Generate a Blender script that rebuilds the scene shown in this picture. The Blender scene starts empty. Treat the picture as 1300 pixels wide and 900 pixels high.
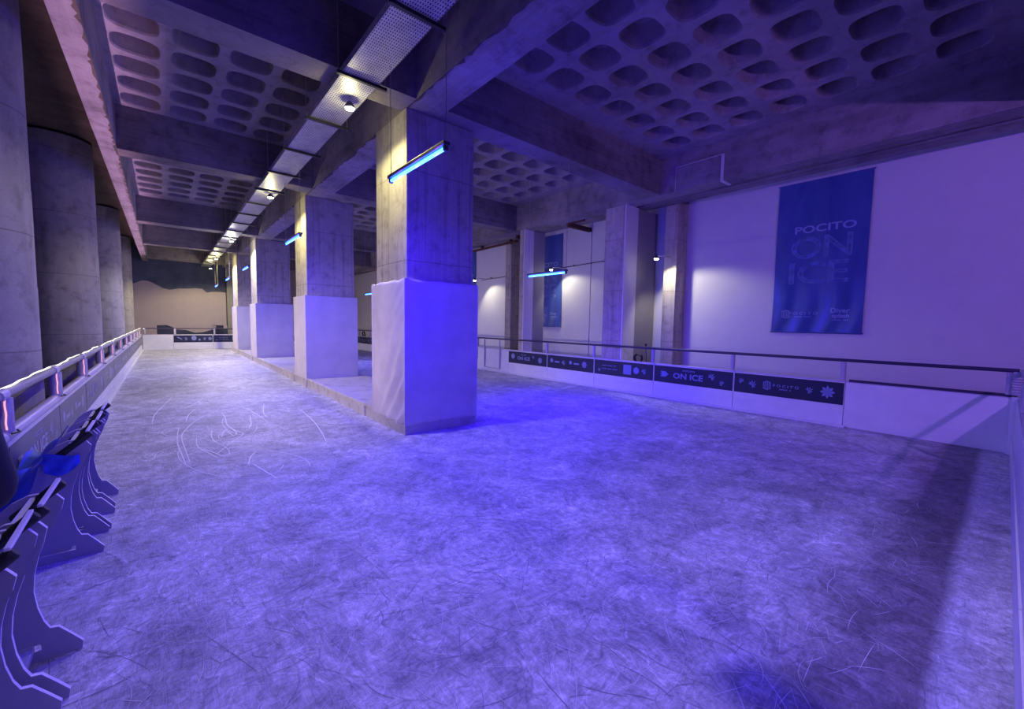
import bpy, bmesh, math, random
from mathutils import Vector, Matrix
random.seed(7)
PI = math.pi
sc = bpy.context.scene
COL = sc.collection

# ------------------------------------------------------------------ materials
def nmat(name):
    m = bpy.data.materials.new(name); m.use_nodes = True
    nt = m.node_tree; b = nt.nodes['Principled BSDF']
    return m, nt, b
def N(nt, t, **kw):
    n = nt.nodes.new(t)
    for k, v in kw.items():
        if k in n.inputs.keys(): n.inputs[k].default_value = v
        else: setattr(n, k, v)
    return n
def L(nt, a, b): nt.links.new(a, b)
def coords(nt, scale=(1, 1, 1), rot=(0, 0, 0)):
    tc = N(nt, 'ShaderNodeTexCoord'); mp = N(nt, 'ShaderNodeMapping')
    mp.inputs['Scale'].default_value = scale; mp.inputs['Rotation'].default_value = rot
    L(nt, tc.outputs['Object'], mp.inputs['Vector']); return mp.outputs['Vector']
def ramp(nt, fac, stops):
    r = N(nt, 'ShaderNodeValToRGB'); e = r.color_ramp.elements
    while len(e) < len(stops): e.new(0.5)
    for i, (p, c) in enumerate(stops):
        e[i].position = p; e[i].color = (*c, 1) if len(c) == 3 else c
    L(nt, fac, r.inputs['Fac']); return r.outputs['Color']
def noise(nt, v, s, d=6, r=.6, dist=0):
    n = N(nt, 'ShaderNodeTexNoise', Scale=s, Detail=d, Roughness=r, Distortion=dist)
    L(nt, v, n.inputs['Vector']); return n.outputs['Fac']
def mixc(nt, f, a, b, mode='MIX'):
    m = N(nt, 'ShaderNodeMix', data_type='RGBA', blend_type=mode)
    if isinstance(f, (int, float)): m.inputs['Factor'].default_value = f
    else: L(nt, f, m.inputs['Factor'])
    for s, x in (('A', a), ('B', b)):
        i = [q for q in m.inputs if q.name == s and q.type == 'RGBA'][0]
        if isinstance(x, tuple): i.default_value = (*x, 1)
        else: L(nt, x, i)
    return [q for q in m.outputs if q.type == 'RGBA'][0]
def bump(nt, b, h, st=.3, dist=.02, prev=None):
    n = N(nt, 'ShaderNodeBump', Strength=st, Distance=dist); L(nt, h, n.inputs['Height'])
    if prev is not None: L(nt, prev, n.inputs['Normal'])
    L(nt, n.outputs['Normal'], b.inputs['Normal']); return n.outputs['Normal']

def simple(name, col, rough=.5, metal=0, nz=0, ns=20, bst=0):
    m, nt, b = nmat(name)
    b.inputs['Base Color'].default_value = (*col, 1); b.inputs['Roughness'].default_value = rough; b.inputs['Metallic'].default_value = metal
    if nz:
        v = coords(nt); f = noise(nt, v, ns)
        L(nt, ramp(nt, f, [(.3, tuple(c*(1-nz) for c in col)), (.7, tuple(min(1, c*(1+nz)) for c in col))]), b.inputs['Base Color'])
        if bst: bump(nt, b, f, bst, .01)
    return m
def emis(name, col, st):
    m, nt, b = nmat(name)
    b.inputs['Base Color'].default_value = (0.02, .02, .02, 1)
    b.inputs['Emission Color'].default_value = (*col, 1); b.inputs['Emission Strength'].default_value = st
    return m

def concrete(name, base, plank=None, dark=.55, rough=.85, seams=True):
    """board marked concrete: plank = scale of the vertical or horizontal board lines"""
    m, nt, b = nmat(name); v = coords(nt)
    big = noise(nt, v, .9, 5, .6); mid = noise(nt, v, 5, 8, .65); fine = noise(nt, v, 45, 4, .7)
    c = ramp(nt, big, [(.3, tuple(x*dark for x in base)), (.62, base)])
    c2 = ramp(nt, mid, [(.28, (.62, .6, .58)), (.5, (1, 1, 1)), (.75, (1.0, .98, .95))])
    c = mixc(nt, 1.0, c, c2, 'MULTIPLY')
    c3 = ramp(nt, fine, [(.25, (.75, .75, .75)), (.5, (1, 1, 1))])
    c = mixc(nt, .6, c, c3, 'MULTIPLY')
    h = fine
    if plank:
        vs = coords(nt, plank)
        st = noise(nt, vs, 1.0, 3, .5)
        c4 = ramp(nt, st, [(.35, (.66, .64, .62)), (.48, (1, 1, 1)), (.55, (.85, .84, .83)), (.65, (1, 1, 1))])
        c = mixc(nt, .75, c, c4, 'MULTIPLY')
        mm = N(nt, 'ShaderNodeMath', operation='ADD'); L(nt, st, mm.inputs[0]); L(nt, fine, mm.inputs[1]); h = mm.outputs[0]
    if seams:
        sx = N(nt, 'ShaderNodeSeparateXYZ'); L(nt, v, sx.inputs[0])
        f = N(nt, 'ShaderNodeMath', operation='PINGPONG'); f.inputs[1].default_value = .62
        wob = N(nt, 'ShaderNodeMath', operation='MULTIPLY_ADD'); L(nt, big, wob.inputs[0]); wob.inputs[1].default_value = .04
        L(nt, sx.outputs[2], wob.inputs[2]); L(nt, wob.outputs[0], f.inputs[0])
        l = ramp(nt, f.outputs[0], [(0.0, (.45, .42, .4)), (.012, (1, 1, 1))])
        c = mixc(nt, .7, c, l, 'MULTIPLY')
    L(nt, c, b.inputs['Base Color']); b.inputs['Roughness'].default_value = rough
    b.inputs['Specular IOR Level'].default_value = .25
    bump(nt, b, h, .35, .012)
    return m

M = {}
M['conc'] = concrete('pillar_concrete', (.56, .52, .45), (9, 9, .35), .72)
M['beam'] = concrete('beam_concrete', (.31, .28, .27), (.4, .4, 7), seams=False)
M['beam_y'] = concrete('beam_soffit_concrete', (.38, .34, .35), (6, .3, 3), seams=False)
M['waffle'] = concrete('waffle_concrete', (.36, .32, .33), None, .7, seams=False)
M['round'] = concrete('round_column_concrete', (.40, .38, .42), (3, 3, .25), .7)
M['slab'] = concrete('island_concrete', (.62, .6, .58), None, .8, seams=False)
M['floorc'] = concrete('outer_floor_concrete', (.18, .17, .17), None, .7, seams=False)
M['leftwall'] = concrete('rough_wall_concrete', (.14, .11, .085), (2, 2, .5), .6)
M['whitewall'] = simple('white_painted_wall', (.72, .71, .70), .7, 0, .03, 3)
M['greywall'] = simple('grey_painted_face', (.30, .29, .29), .8, 0, .06, 3)
M['farwall'] = simple('far_wall_plaster', (.40, .33, .33), .85, 0, .06, 2)
M['muralsky'] = simple('mural_sky_paint', (.085, .10, .17), .8, 0, .35, 1.2)
M['muralhill'] = simple('mural_foothill_paint', (.05, .055, .12), .8, 0, .25, 3)
M['muralmount'] = simple('mural_snow_paint', (.50, .41, .47), .85, 0, .05, 2)
M['blackgap'] = simple('black_gap', (.01, .01, .012), .9)
M['board'] = simple('white_board_plastic', (.74, .74, .76), .38, 0, .05, 4)
M['cap'] = simple('board_cap_plastic', (.55, .5, .6), .35, 0, .05, 6)
M['banner'] = simple('navy_banner_print', (.010, .011, .050), .5, 0, .2, 3)
M['bannersheen'] = simple('navy_banner_print_sheen', (.10, .095, .17), .36, 0, .2, 3)  # navy print made paler: glancing light on the lane boards put into the colour
M['print'] = simple('pale_blue_print', (.22, .26, .50), .5)
M['printw'] = simple('pale_print', (.42, .42, .60), .5)
M['rail'] = simple('dark_handrail_paint', (.05, .04, .09), .4, .2)
M['foam'] = simple('pale_wrap_foam', (.50, .48, .55), .7, 0, .12, 60, .3)
M['foamrail'] = simple('grey_rail_wrap', (.36, .35, .33), .5, 0, .2, 40, .3)
M['steel'] = simple('galvanised_steel', (.55, .55, .55), .35, .8, .08, 30)
M['darksteel'] = simple('dark_steel', (.05, .05, .055), .45, .6)
M['wire'] = simple('steel_wire', (.45, .42, .48), .4, .7)
M['housing'] = simple('lamp_housing', (.10, .10, .12), .4, .3)
M['tube'] = emis('blue_tube_glow', (.05, .30, 1.0), 9)
M['bulb'] = emis('warm_lamp_glow', (1.0, .90, .50), 60)
M['bulbw'] = emis('cool_lamp_glow', (1.0, .97, .88), 40)
M['led'] = emis('white_led_rope', (1.0, .95, .78), 2.6)
M['ledpink'] = emis('pink_led_rope', (1.0, .42, .62), 1.5)
M['aid'] = simple('skating_aid_plastic', (.36, .35, .48), .35, 0, .08, 5)
M['aidedge'] = simple('skating_aid_cut_edge', (.82, .8, .9), .4)
M['grip'] = simple('black_grip_rubber', (.018, .018, .02), .5, 0, .3, 60, .3)
M['cloth'] = simple('blue_cloth', (.035, .09, .80), .55, 0, .35, 8)
M['jacket'] = simple('dark_jacket_cloth', (.010, .010, .022), .75, 0, .3, 12)
M['trouser'] = simple('dark_trousers_cloth', (.015, .015, .02), .85)
M['skin'] = simple('skin', (.50, .32, .24), .55)
M['hair'] = simple('dark_hair', (.02, .014, .01), .6)
M['rust'] = simple('rusty_steel', (.10, .035, .022), .8, 0, .4, 20, .3)
M['trunk'] = simple('white_cable_trunking', (.62, .6, .62), .5)
M['cable'] = simple('black_cable', (.012, .012, .014), .5)
M['crate'] = simple('black_plastic', (.02, .02, .02), .5)

# galvanised perforated tray
def tray_mat():
    m, nt, b = nmat('perforated_tray_steel'); v = coords(nt)
    sx = N(nt, 'ShaderNodeSeparateXYZ'); L(nt, v, sx.inputs[0])
    def pp(out, s, off=0):
        a = N(nt, 'ShaderNodeMath', operation='ADD'); L(nt, out, a.inputs[0]); a.inputs[1].default_value = off+50
        p = N(nt, 'ShaderNodeMath', operation='PINGPONG'); L(nt, a.outputs[0], p.inputs[0]); p.inputs[1].default_value = s
        d = N(nt, 'ShaderNodeMath', operation='DIVIDE'); L(nt, p.outputs[0], d.inputs[0]); d.inputs[1].default_value = s
        return d.outputs[0]
    a = pp(sx.outputs[0], .0125); c = pp(sx.outputs[1], .0225)
    m1 = N(nt, 'ShaderNodeMath', operation='GREATER_THAN'); L(nt, a, m1.inputs[0]); m1.inputs[1].default_value = .58
    m2 = N(nt, 'ShaderNodeMath', operation='GREATER_THAN'); L(nt, c, m2.inputs[0]); m2.inputs[1].default_value = .45
    mm = N(nt, 'ShaderNodeMath', operation='MULTIPLY'); L(nt, m1.outputs[0], mm.inputs[0]); L(nt, m2.outputs[0], mm.inputs[1])
    base = ramp(nt, noise(nt, v, 6), [(.3, (.42, .42, .45)), (.7, (.66, .66, .68))])
    L(nt, mixc(nt, mm.outputs[0], base, (.02, .02, .03)), b.inputs['Base Color'])
    b.inputs['Metallic'].default_value = .35; b.inputs['Roughness'].default_value = .45
    return m
M['tray'] = tray_mat()

# ice
def ice_mat():
    m, nt, b = nmat('scuffed_ice'); v = coords(nt)
    big = noise(nt, v, .45, 4, .55, .4)
    mid = noise(nt, v, 2.2, 7, .68, 1.2)
    fine = noise(nt, v, 14, 8, .75, .6)
    vs = coords(nt, (1, .25, 1), (0, 0, .9)); st = noise(nt, vs, 26, 5, .7, 2.0)
    vs2 = coords(nt, (.25, 1, 1), (0, 0, .35)); st2 = noise(nt, vs2, 30, 5, .7, 2.5)
    c = ramp(nt, mid, [(.30, (.30, .30, .33)), (.48, (.49, .49, .52)), (.66, (.70, .70, .74))])
    c = mixc(nt, .85, c, ramp(nt, fine, [(.30, (.55, .55, .57)), (.50, (.95, .95, .95)), (.72, (1.25, 1.25, 1.25))]), 'MULTIPLY')
    c = mixc(nt, .7, c, ramp(nt, st, [(.36, (.72, .72, .74)), (.5, (1, 1, 1)), (.64, (1.22, 1.22, 1.22))]), 'MULTIPLY')
    c = mixc(nt, .6, c, ramp(nt, st2, [(.36, (.70, .70, .72)), (.5, (1, 1, 1)), (.66, (1.3, 1.3, 1.3))]), 'MULTIPLY')
    c = mixc(nt, 1., c, ramp(nt, big, [(.3, (.80, .80, .82)), (.65, (1.1, 1.1, 1.1))]), 'MULTIPLY')
    wv = N(nt, 'ShaderNodeTexNoise', Scale=1.7, Detail=3); L(nt, v, wv.inputs['Vector'])
    vm = N(nt, 'ShaderNodeVectorMath', operation='MULTIPLY_ADD'); L(nt, wv.outputs['Color'], vm.inputs[0]); vm.inputs[1].default_value = (.9, .9, 0); L(nt, v, vm.inputs[2])
    for sc_, wd, colr in ((4.5, .035, (1.38, 1.38, 1.38)), (8.0, .05, (.62, .62, .64)), (13.0, .07, (1.30, 1.30, 1.30))):
        vo = N(nt, 'ShaderNodeTexVoronoi', feature='DISTANCE_TO_EDGE', Scale=sc_); L(nt, vm.outputs[0], vo.inputs['Vector'])
        fd = noise(nt, v, sc_*.7, 2)
        ad = N(nt, 'ShaderNodeMath', operation='MULTIPLY_ADD'); L(nt, fd, ad.inputs[0]); ad.inputs[1].default_value = .16; L(nt, vo.outputs['Distance'], ad.inputs[2])
        c = mixc(nt, .8, c, ramp(nt, ad.outputs[0], [(.07, colr), (.07+wd, (1, 1, 1))]), 'MULTIPLY')
    # worn rings from spinning skaters
    def rings(cx, cy, s, rr):
        mp = N(nt, 'ShaderNodeMapping'); mp.inputs['Location'].default_value = (-cx, -cy, 0)
        tc = N(nt, 'ShaderNodeTexCoord'); L(nt, tc.outputs['Object'], mp.inputs['Vector'])
        w = N(nt, 'ShaderNodeTexWave', wave_type='RINGS', rings_direction='Z', Scale=s, Distortion=3.2, Detail=4)
        w.inputs['Detail Scale'].default_value = 1.6
        L(nt, mp.outputs['Vector'], w.inputs['Vector'])
        ln = N(nt, 'ShaderNodeVectorMath', operation='LENGTH'); L(nt, mp.outputs['Vector'], ln.inputs[0])
        f = N(nt, 'ShaderNodeMapRange'); L(nt, ln.outputs['Value'], f.inputs[0])
        f.inputs[1].default_value = rr*.25; f.inputs[2].default_value = rr; f.inputs[3].default_value = .55; f.inputs[4].default_value = 0
        return ramp(nt, w.outputs['Color'], [(.0, (.80, .80, .82)), (.25, (1, 1, 1)), (.85, (1, 1, 1)), (1., (1.35, 1.35, 1.35))]), f.outputs[0]
    for a in ((1.75, 2.3, 5.5, 1.1), (2.6, 2.6, 4.5, .9), (1.0, 3.6, 4.5, 1.0)):
        rc, rf = rings(*a); c = mixc(nt, rf, c, rc, 'MULTIPLY')
    # shade along the end of the rink painted into the ice colour, and a band of scraped frost beside the end boards
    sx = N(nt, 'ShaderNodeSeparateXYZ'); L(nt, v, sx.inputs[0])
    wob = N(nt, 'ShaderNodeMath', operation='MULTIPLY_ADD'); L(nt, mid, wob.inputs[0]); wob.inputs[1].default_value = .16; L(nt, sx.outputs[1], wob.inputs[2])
    end_shade = ramp(nt, wob.outputs[0], [(.0, (1, 1, 1)), (.17, (1, 1, 1)), (.24, (.0, .0, .0)), (.50, (.15, .15, .15)), (.85, (1, 1, 1))])
    shade_bw = N(nt, 'ShaderNodeRGBToBW'); L(nt, end_shade, shade_bw.inputs[0])
    c = mixc(nt, shade_bw.outputs[0], mixc(nt, 1., c, (.36, .31, .34), 'MULTIPLY'), c)
    L(nt, c, b.inputs['Base Color'])
    b.inputs['Specular IOR Level'].default_value = .35
    r = N(nt, 'ShaderNodeMapRange'); L(nt, mid, r.inputs[0]); r.inputs[3].default_value = .62; r.inputs[4].default_value = .38; L(nt, r.outputs[0], b.inputs['Roughness'])
    a1 = N(nt, 'ShaderNodeMath', operation='ADD'); L(nt, st, a1.inputs[0]); L(nt, fine, a1.inputs[1])
    bump(nt, b, a1.outputs[0], .45, .012)
    return m
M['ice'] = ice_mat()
M['scratch'] = simple('white_skate_cut', (.70, .70, .74), .6)
M['scratchw'] = simple('fresh_skate_cut', (.92, .92, .95), .6)
M['scratchd'] = simple('dull_skate_groove', (.26, .26, .30), .5)

def wrap_mat():
    m, nt, b = nmat('white_pillar_wrap'); v = coords(nt)
    f = noise(nt, v, 2.5, 5, .6); c = ramp(nt, f, [(.3, (.62, .58, .60)), (.7, (.78, .74, .76))])
    L(nt, c, b.inputs['Base Color']); b.inputs['Roughness'].default_value = .42
    vs = coords(nt, (1, 1, .3), (0, .5, 0)); g = noise(nt, vs, 9, 3, .5, 1.0); bump(nt, b, g, .18, .02)
    return m
M['wrap'] = wrap_mat()
M['wrapb'] = simple('whitewashed_pillar_base', (.62, .59, .62), .75, 0, .10, 2.2, .1)
M['vinyl'] = None
def vinyl():
    m, nt, b = nmat('blue_vinyl_banner'); v = coords(nt, (1, 1, .35))
    f = noise(nt, v, 2.2, 4, .55, .8)
    L(nt, ramp(nt, f, [(.3, (.045, .085, .30)), (.7, (.085, .14, .40))]), b.inputs['Base Color']); b.inputs['Roughness'].default_value = .3
    return m
M['vinyl'] = vinyl()
M['vinylink'] = simple('banner_outline_print', (.11, .18, .45), .4, 0, .5, 9)
M['vinyledge'] = simple('banner_edge_print', (.22, .30, .56), .4)
M['vinylpale'] = simple('banner_pale_print', (.30, .38, .66), .4)

# ------------------------------------------------------------------ mesh building
class MB:
    def __init__(s): s.v = []; s.f = []; s.mi = []; s.cur = 0
    def add(s, vs, fs):
        o = len(s.v); s.v += [tuple(p) for p in vs]
        for f in fs: s.f.append(tuple(o+i for i in f)); s.mi.append(s.cur)
        return s
    def box(s, x0, x1, y0, y1, z0, z1, bev=0):
        if bev:
            bm = bmesh.new(); bmesh.ops.create_cube(bm, size=1)
            for v in bm.verts: v.co = Vector(((x0+x1)/2+v.co.x*(x1-x0), (y0+y1)/2+v.co.y*(y1-y0), (z0+z1)/2+v.co.z*(z1-z0)))
            bmesh.ops.bevel(bm, geom=bm.edges[:], offset=bev, segments=2, profile=.6, affect='EDGES')
            s.addbm(bm); return s
        vs = [(x, y, z) for z in (z0, z1) for y in (y0, y1) for x in (x0, x1)]
        return s.add(vs, [(0, 2, 3, 1), (4, 5, 7, 6), (0, 1, 5, 4), (2, 6, 7, 3), (0, 4, 6, 2), (1, 3, 7, 5)])
    def addbm(s, bm, T=None):
        bm.verts.index_update()
        s.add([(T @ v.co if T else v.co) for v in bm.verts], [[v.index for v in f.verts] for f in bm.faces]); bm.free(); return s
    def tube(s, pts, r, n=10, caps=True, rs=None):
        pts = [Vector(p) for p in pts]; rings = []
        up = None
        for i, p in enumerate(pts):
            t = (pts[min(i+1, len(pts)-1)]-pts[max(i-1, 0)]).normalized()
            if up is None:
                a = Vector((0, 0, 1)) if abs(t.z) < .9 else Vector((1, 0, 0)); up = (a-t*a.dot(t)).normalized()
            else: up = (up-t*up.dot(t)).normalized()
            b = t.cross(up); rr = rs[i] if rs else r
            rings.append([p+(up*math.cos(2*PI*k/n)+b*math.sin(2*PI*k/n))*rr for k in range(n)])
        vs = [q for g in rings for q in g]; fs = []
        for i in range(len(pts)-1):
            for k in range(n): fs.append((i*n+k, i*n+(k+1) % n, (i+1)*n+(k+1) % n, (i+1)*n+k))
        if caps: fs += [tuple(range(n))[::-1], tuple((len(pts)-1)*n+k for k in range(n))]
        return s.add(vs, fs)
    def mesh(s, vs, fs, T): return s.add([T(p) for p in vs], fs)
    def build(s, name, mats, parent=None, smooth=False, loc=None):
        me = bpy.data.meshes.new(name); v = s.v
        if loc is not None: v = [(p[0]-loc[0], p[1]-loc[1], p[2]-loc[2]) for p in v]
        me.from_pydata(v, [], s.f)
        if not isinstance(mats, (list, tuple)): mats = [mats]
        for m in mats: me.materials.append(m)
        me.polygons.foreach_set('material_index', s.mi)
        if smooth: me.polygons.foreach_set('use_smooth', [True]*len(me.polygons))
        me.update()
        bm = bmesh.new(); bm.from_mesh(me); bmesh.ops.recalc_face_normals(bm, faces=bm.faces[:]); bm.to_mesh(me); bm.free()
        o = bpy.data.objects.new(name, me); COL.objects.link(o)
        if parent is not None: o.parent = parent
        if loc is not None: o.location = loc
        if smooth:
            try: me.set_sharp_from_angle(angle=math.radians(40))
            except Exception: pass
        return o

def tag(o, label=None, cat=None, group=None, kind=None):
    if label: o['label'] = label
    if cat: o['category'] = cat
    if group: o['group'] = group
    if kind: o['kind'] = kind
    return o
def empty(name, loc, label, cat, group=None, kind=None, rz=0):
    o = bpy.data.objects.new(name, None); COL.objects.link(o); o.location = loc; o.rotation_euler = (0, 0, rz); o.empty_display_size = .1
    return tag(o, label, cat, group, kind)
def copy_tree(o, parent=None):
    c = o.copy(); COL.objects.link(c); c.parent = parent
    for ch in list(o.children): copy_tree(ch, c)
    return c
def struct(o, label=None): o['kind'] = 'structure'; return o

def curve_mesh(cu):
    o = bpy.data.objects.new('tmp', cu); COL.objects.link(o)
    dg = bpy.context.evaluated_depsgraph_get(); dg.update()
    me = bpy.data.meshes.new_from_object(o.evaluated_get(dg))
    vs = [tuple(v.co) for v in me.vertices]; fs = [tuple(p.vertices) for p in me.polygons]
    bpy.data.objects.remove(o); bpy.data.curves.remove(cu); bpy.data.meshes.remove(me)
    return vs, fs
def text(body, size, ex=.001, sx=1., off=0., outline=False, space=1.):
    cu = bpy.data.curves.new('t', 'FONT'); cu.body = body; cu.size = size; cu.extrude = ex; cu.offset = off
    cu.align_x = 'CENTER'; cu.align_y = 'CENTER'; cu.space_character = space; cu.resolution_u = 3
    if outline:
        cu.fill_mode = 'NONE'; cu.extrude = 0; cu.bevel_depth = outline; cu.bevel_resolution = 0
    vs, fs = curve_mesh(cu)
    return [(x*sx, y, z) for x, y, z in vs], fs
def outline_solid(loops, half):
    cu = bpy.data.curves.new('c', 'CURVE'); cu.dimensions = '2D'; cu.fill_mode = 'BOTH'; cu.extrude = half
    for lp in loops:
        sp = cu.splines.new('POLY'); sp.points.add(len(lp)-1)
        for i, (x, y) in enumerate(lp): sp.points[i].co = (x, y, 0, 1)
        sp.use_cyclic_u = True
    return curve_mesh(cu)
def smooth_loop(pts, it=2):
    for _ in range(it):
        q = []
        for i in range(len(pts)):
            a, b = pts[i], pts[(i+1) % len(pts)]
            q += [(a[0]*.75+b[0]*.25, a[1]*.75+b[1]*.25), (a[0]*.25+b[0]*.75, a[1]*.25+b[1]*.75)]
        pts = q
    return pts

# ------------------------------------------------------------------ measured layout (metres)
ZS, ZC = 4.5, 5.25                    # beam soffits, waffle underside
XB = -.86; XR = 8.5; YE = -.14; YF = 27.0   # rink edges
BEAMS = [(-5.5, -5.06), (-.55, -.12), (5.15, 5.58), (10.08, 10.5), (17.0, 17.44), (22.0, 22.44), (27.3, 27.7)]
Y0, Y1 = -8.0, 29.0

# floor, ice, walls
struct(MB().box(-3, 10.3, Y0, Y1+.3, -.25, -.03).build('floor', M['floorc']))
ice = MB()
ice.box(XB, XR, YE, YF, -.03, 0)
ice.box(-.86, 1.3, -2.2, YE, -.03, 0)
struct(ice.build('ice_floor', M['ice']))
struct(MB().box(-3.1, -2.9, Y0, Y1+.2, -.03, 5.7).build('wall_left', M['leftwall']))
wr = MB()
for a, b in ((Y0, 8.235), (8.262, 15.4), (15.42, 22.6), (22.62, Y1+.2)): wr.box(10, 10.2, a, b, -.03, 5.7)
wr.cur = 1; wr.box(10.1, 10.22, Y0, Y1, 0, 5.6)
struct(wr.build('wall_right', [M['whitewall'], M['blackgap']]))
struct(MB().box(-2.9, 10, 29, 29.2, -.03, 5.7).build('wall_far', M['farwall']))
struct(MB().box(-2.9, 10, Y0-.2, Y0, -.03, 5.7).build('wall_near', M['whitewall']))
struct(MB().box(2.80, 3.3, 28.6, 29, -.03, 5.6).build('wall_pier', M['greywall']))

# waffle ceiling
def waffle(mb, x0, x1, y0, y1, cx0, px, nx, cy0, py, ny, w=.52, h=.50, dep=.34):
    n = 24
    def ring(cx, cy, a, b, z, e):
        out = []
        for k in range(n):
            t = 2*PI*k/n; c, s = math.cos(t), math.sin(t)
            out.append((cx+a*math.copysign(abs(c)**e, c), cy+b*math.copysign(abs(s)**e, s), z))
        return out
    def sq(cx, cy, a, b, z):
        out = []
        for k in range(n):
            t = 2*PI*k/n; c, s = math.cos(t), math.sin(t); m = max(abs(c), abs(s)); out.append((cx+a*c/m, cy+b*s/m, z))
        return out
    for i in range(nx):
        for j in range(ny):
            cx, cy = cx0+i*px, cy0+j*py
            jx, jy = random.uniform(-.008, .008), random.uniform(-.008, .008)
            R = [sq(cx, cy, px/2, py/2, ZC), ring(cx+jx, cy+jy, w/2, h/2, ZC-.006, .62), ring(cx+jx, cy+jy, w/2-.012, h/2-.012, ZC+.02, .63),
                 ring(cx, cy, w/2-.05, h/2-.05, ZC+dep*.8, .6), ring(cx, cy, w/2-.10, h/2-.10, ZC+dep, .7)]
            vs = [p for r in R for p in r]; fs = []
            for a in range(len(R)-1):
                for k in range(n): fs.append((a*n+k, a*n+(k+1) % n, (a+1)*n+(k+1) % n, (a+1)*n+k))
            fs.append(tuple((len(R)-1)*n+k for k in range(n)))
            mb.add(vs, fs)
    gx0, gx1, gy0, gy1 = cx0-px/2, cx0+(nx-.5)*px, cy0-py/2, cy0+(ny-.5)*py
    def q(a, b, c, d):
        if b-a > 1e-4 and d-c > 1e-4: mb.add([(a, c, ZC), (b, c, ZC), (b, d, ZC), (a, d, ZC)], [(0, 1, 2, 3)])
    q(x0, gx0, y0, y1); q(gx1, x1, y0, y1); q(gx0, gx1, y0, gy0); q(gx0, gx1, gy1, y1)
ce = MB()
bays = [(-5.06, -.55, -4.75, .645, 7), (-.12, 5.15, .61-.006, .6465, 7), (5.58, 10.08, 5.93, .628, 7), (10.5, 17.0, 10.87, .67, 9), (17.44, 22.0, 17.78, .628, 7), (22.44, 27.3, 22.8, .67, 7)]
for (a, b, cy, py, ny) in bays:
    waffle(ce, -.52, 2.62, a, b, -.17, .632, 4, cy, py, ny)
    # fifth column beside the pillar line
    waffle(ce, 2.042, 2.62, a, b, 2.33, .56, 1, cy, py, ny, w=.44) if False else None
    waffle(ce, 3.09, 8.55, a, b, 3.42, .645, 8, cy, py, ny)
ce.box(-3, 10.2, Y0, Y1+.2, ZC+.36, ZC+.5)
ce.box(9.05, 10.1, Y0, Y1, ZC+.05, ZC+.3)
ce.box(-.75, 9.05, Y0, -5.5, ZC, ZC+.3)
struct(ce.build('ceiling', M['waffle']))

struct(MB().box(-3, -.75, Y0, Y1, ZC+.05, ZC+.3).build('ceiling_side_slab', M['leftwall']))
def beam(mb, mats=None, name='ceiling_beam', loc=(0, 0, 0)):
    return struct(mb.build(name, mats or M['beam']))
def ragged(mb, x, sgn, ya, yb, z, wid, seed):
    """dark crumbled arris: thin irregular strip of exposed aggregate standing proud of the soffit edge"""
    r = random.Random(seed); y = ya; vs = []; fs = []
    while y < yb:
        w = wid*r.uniform(.15, 1)**1.6; vs += [(x, y, z), (x+sgn*w, y, z)]; y += r.uniform(.04, .16)
    for i in range(len(vs)//2-1): fs.append((2*i, 2*i+1, 2*i+3, 2*i+2))
    mb.add(vs, fs)
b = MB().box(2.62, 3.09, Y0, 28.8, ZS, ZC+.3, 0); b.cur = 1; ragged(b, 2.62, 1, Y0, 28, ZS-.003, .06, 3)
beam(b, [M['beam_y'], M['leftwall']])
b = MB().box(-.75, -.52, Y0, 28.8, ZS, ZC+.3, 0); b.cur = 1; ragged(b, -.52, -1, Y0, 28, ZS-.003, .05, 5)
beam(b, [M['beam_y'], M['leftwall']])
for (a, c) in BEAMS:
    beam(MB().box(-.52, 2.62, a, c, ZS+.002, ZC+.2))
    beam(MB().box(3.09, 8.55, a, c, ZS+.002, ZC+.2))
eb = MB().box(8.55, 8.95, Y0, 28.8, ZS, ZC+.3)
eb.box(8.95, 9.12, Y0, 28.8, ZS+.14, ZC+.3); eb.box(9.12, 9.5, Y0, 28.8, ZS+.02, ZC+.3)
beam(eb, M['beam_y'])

# wall piers and columns on the far side of the rink
def pier(y0, y1, x0, label):
    o = MB().box(x0, 9.998, y0, y1, -.03, ZC+.04, .012).build('wall_column', M['conc'], loc=(x0, y0, 0)); tag(o, label, 'column', 'bare concrete piers on the white wall', 'thing'); return o
pier(5.24, 5.57, 9.53, 'bare concrete pier on the white wall, a lamp arm fixed to it')
pier(11.54, 11.86, 9.58, 'bare concrete pier on the white wall beyond the second banner')
pier(18.0, 18.32, 9.58, 'bare concrete pier on the white wall at the far end of the hall')
def sidecol(x0, x1, xe, y0, y1, label):
    t = empty('square_column', (x0, y0, 0), label, 'column', 'columns carrying the edge beam', 'thing')
    o = MB().box(0, x1-x0, .03, y1-y0, -.03, ZS-.003, .01).build('shaft', M['conc'], t)
    MB().box(0.002, x1-x0, 0, .03, -.03, ZS-.003).build('white_facing', M['whitewall'], t)
    MB().box(x1-x0, xe-x0, .005, .16, -.03, ZS-.003).build('grey_fin', M['greywall'], t)
    return t
sidecol(8.572, 9.09, 9.96, 6.05, 6.65, 'concrete column beside the lamp arm, one narrow face white')
sidecol(8.572, 8.96, 9.45, 9.7, 9.92, 'slim concrete column in front of the half hidden banner')
sidecol(8.572, 9.0, 9.5, 16.6, 17.1, 'concrete column at the far end of the long boards')

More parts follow.
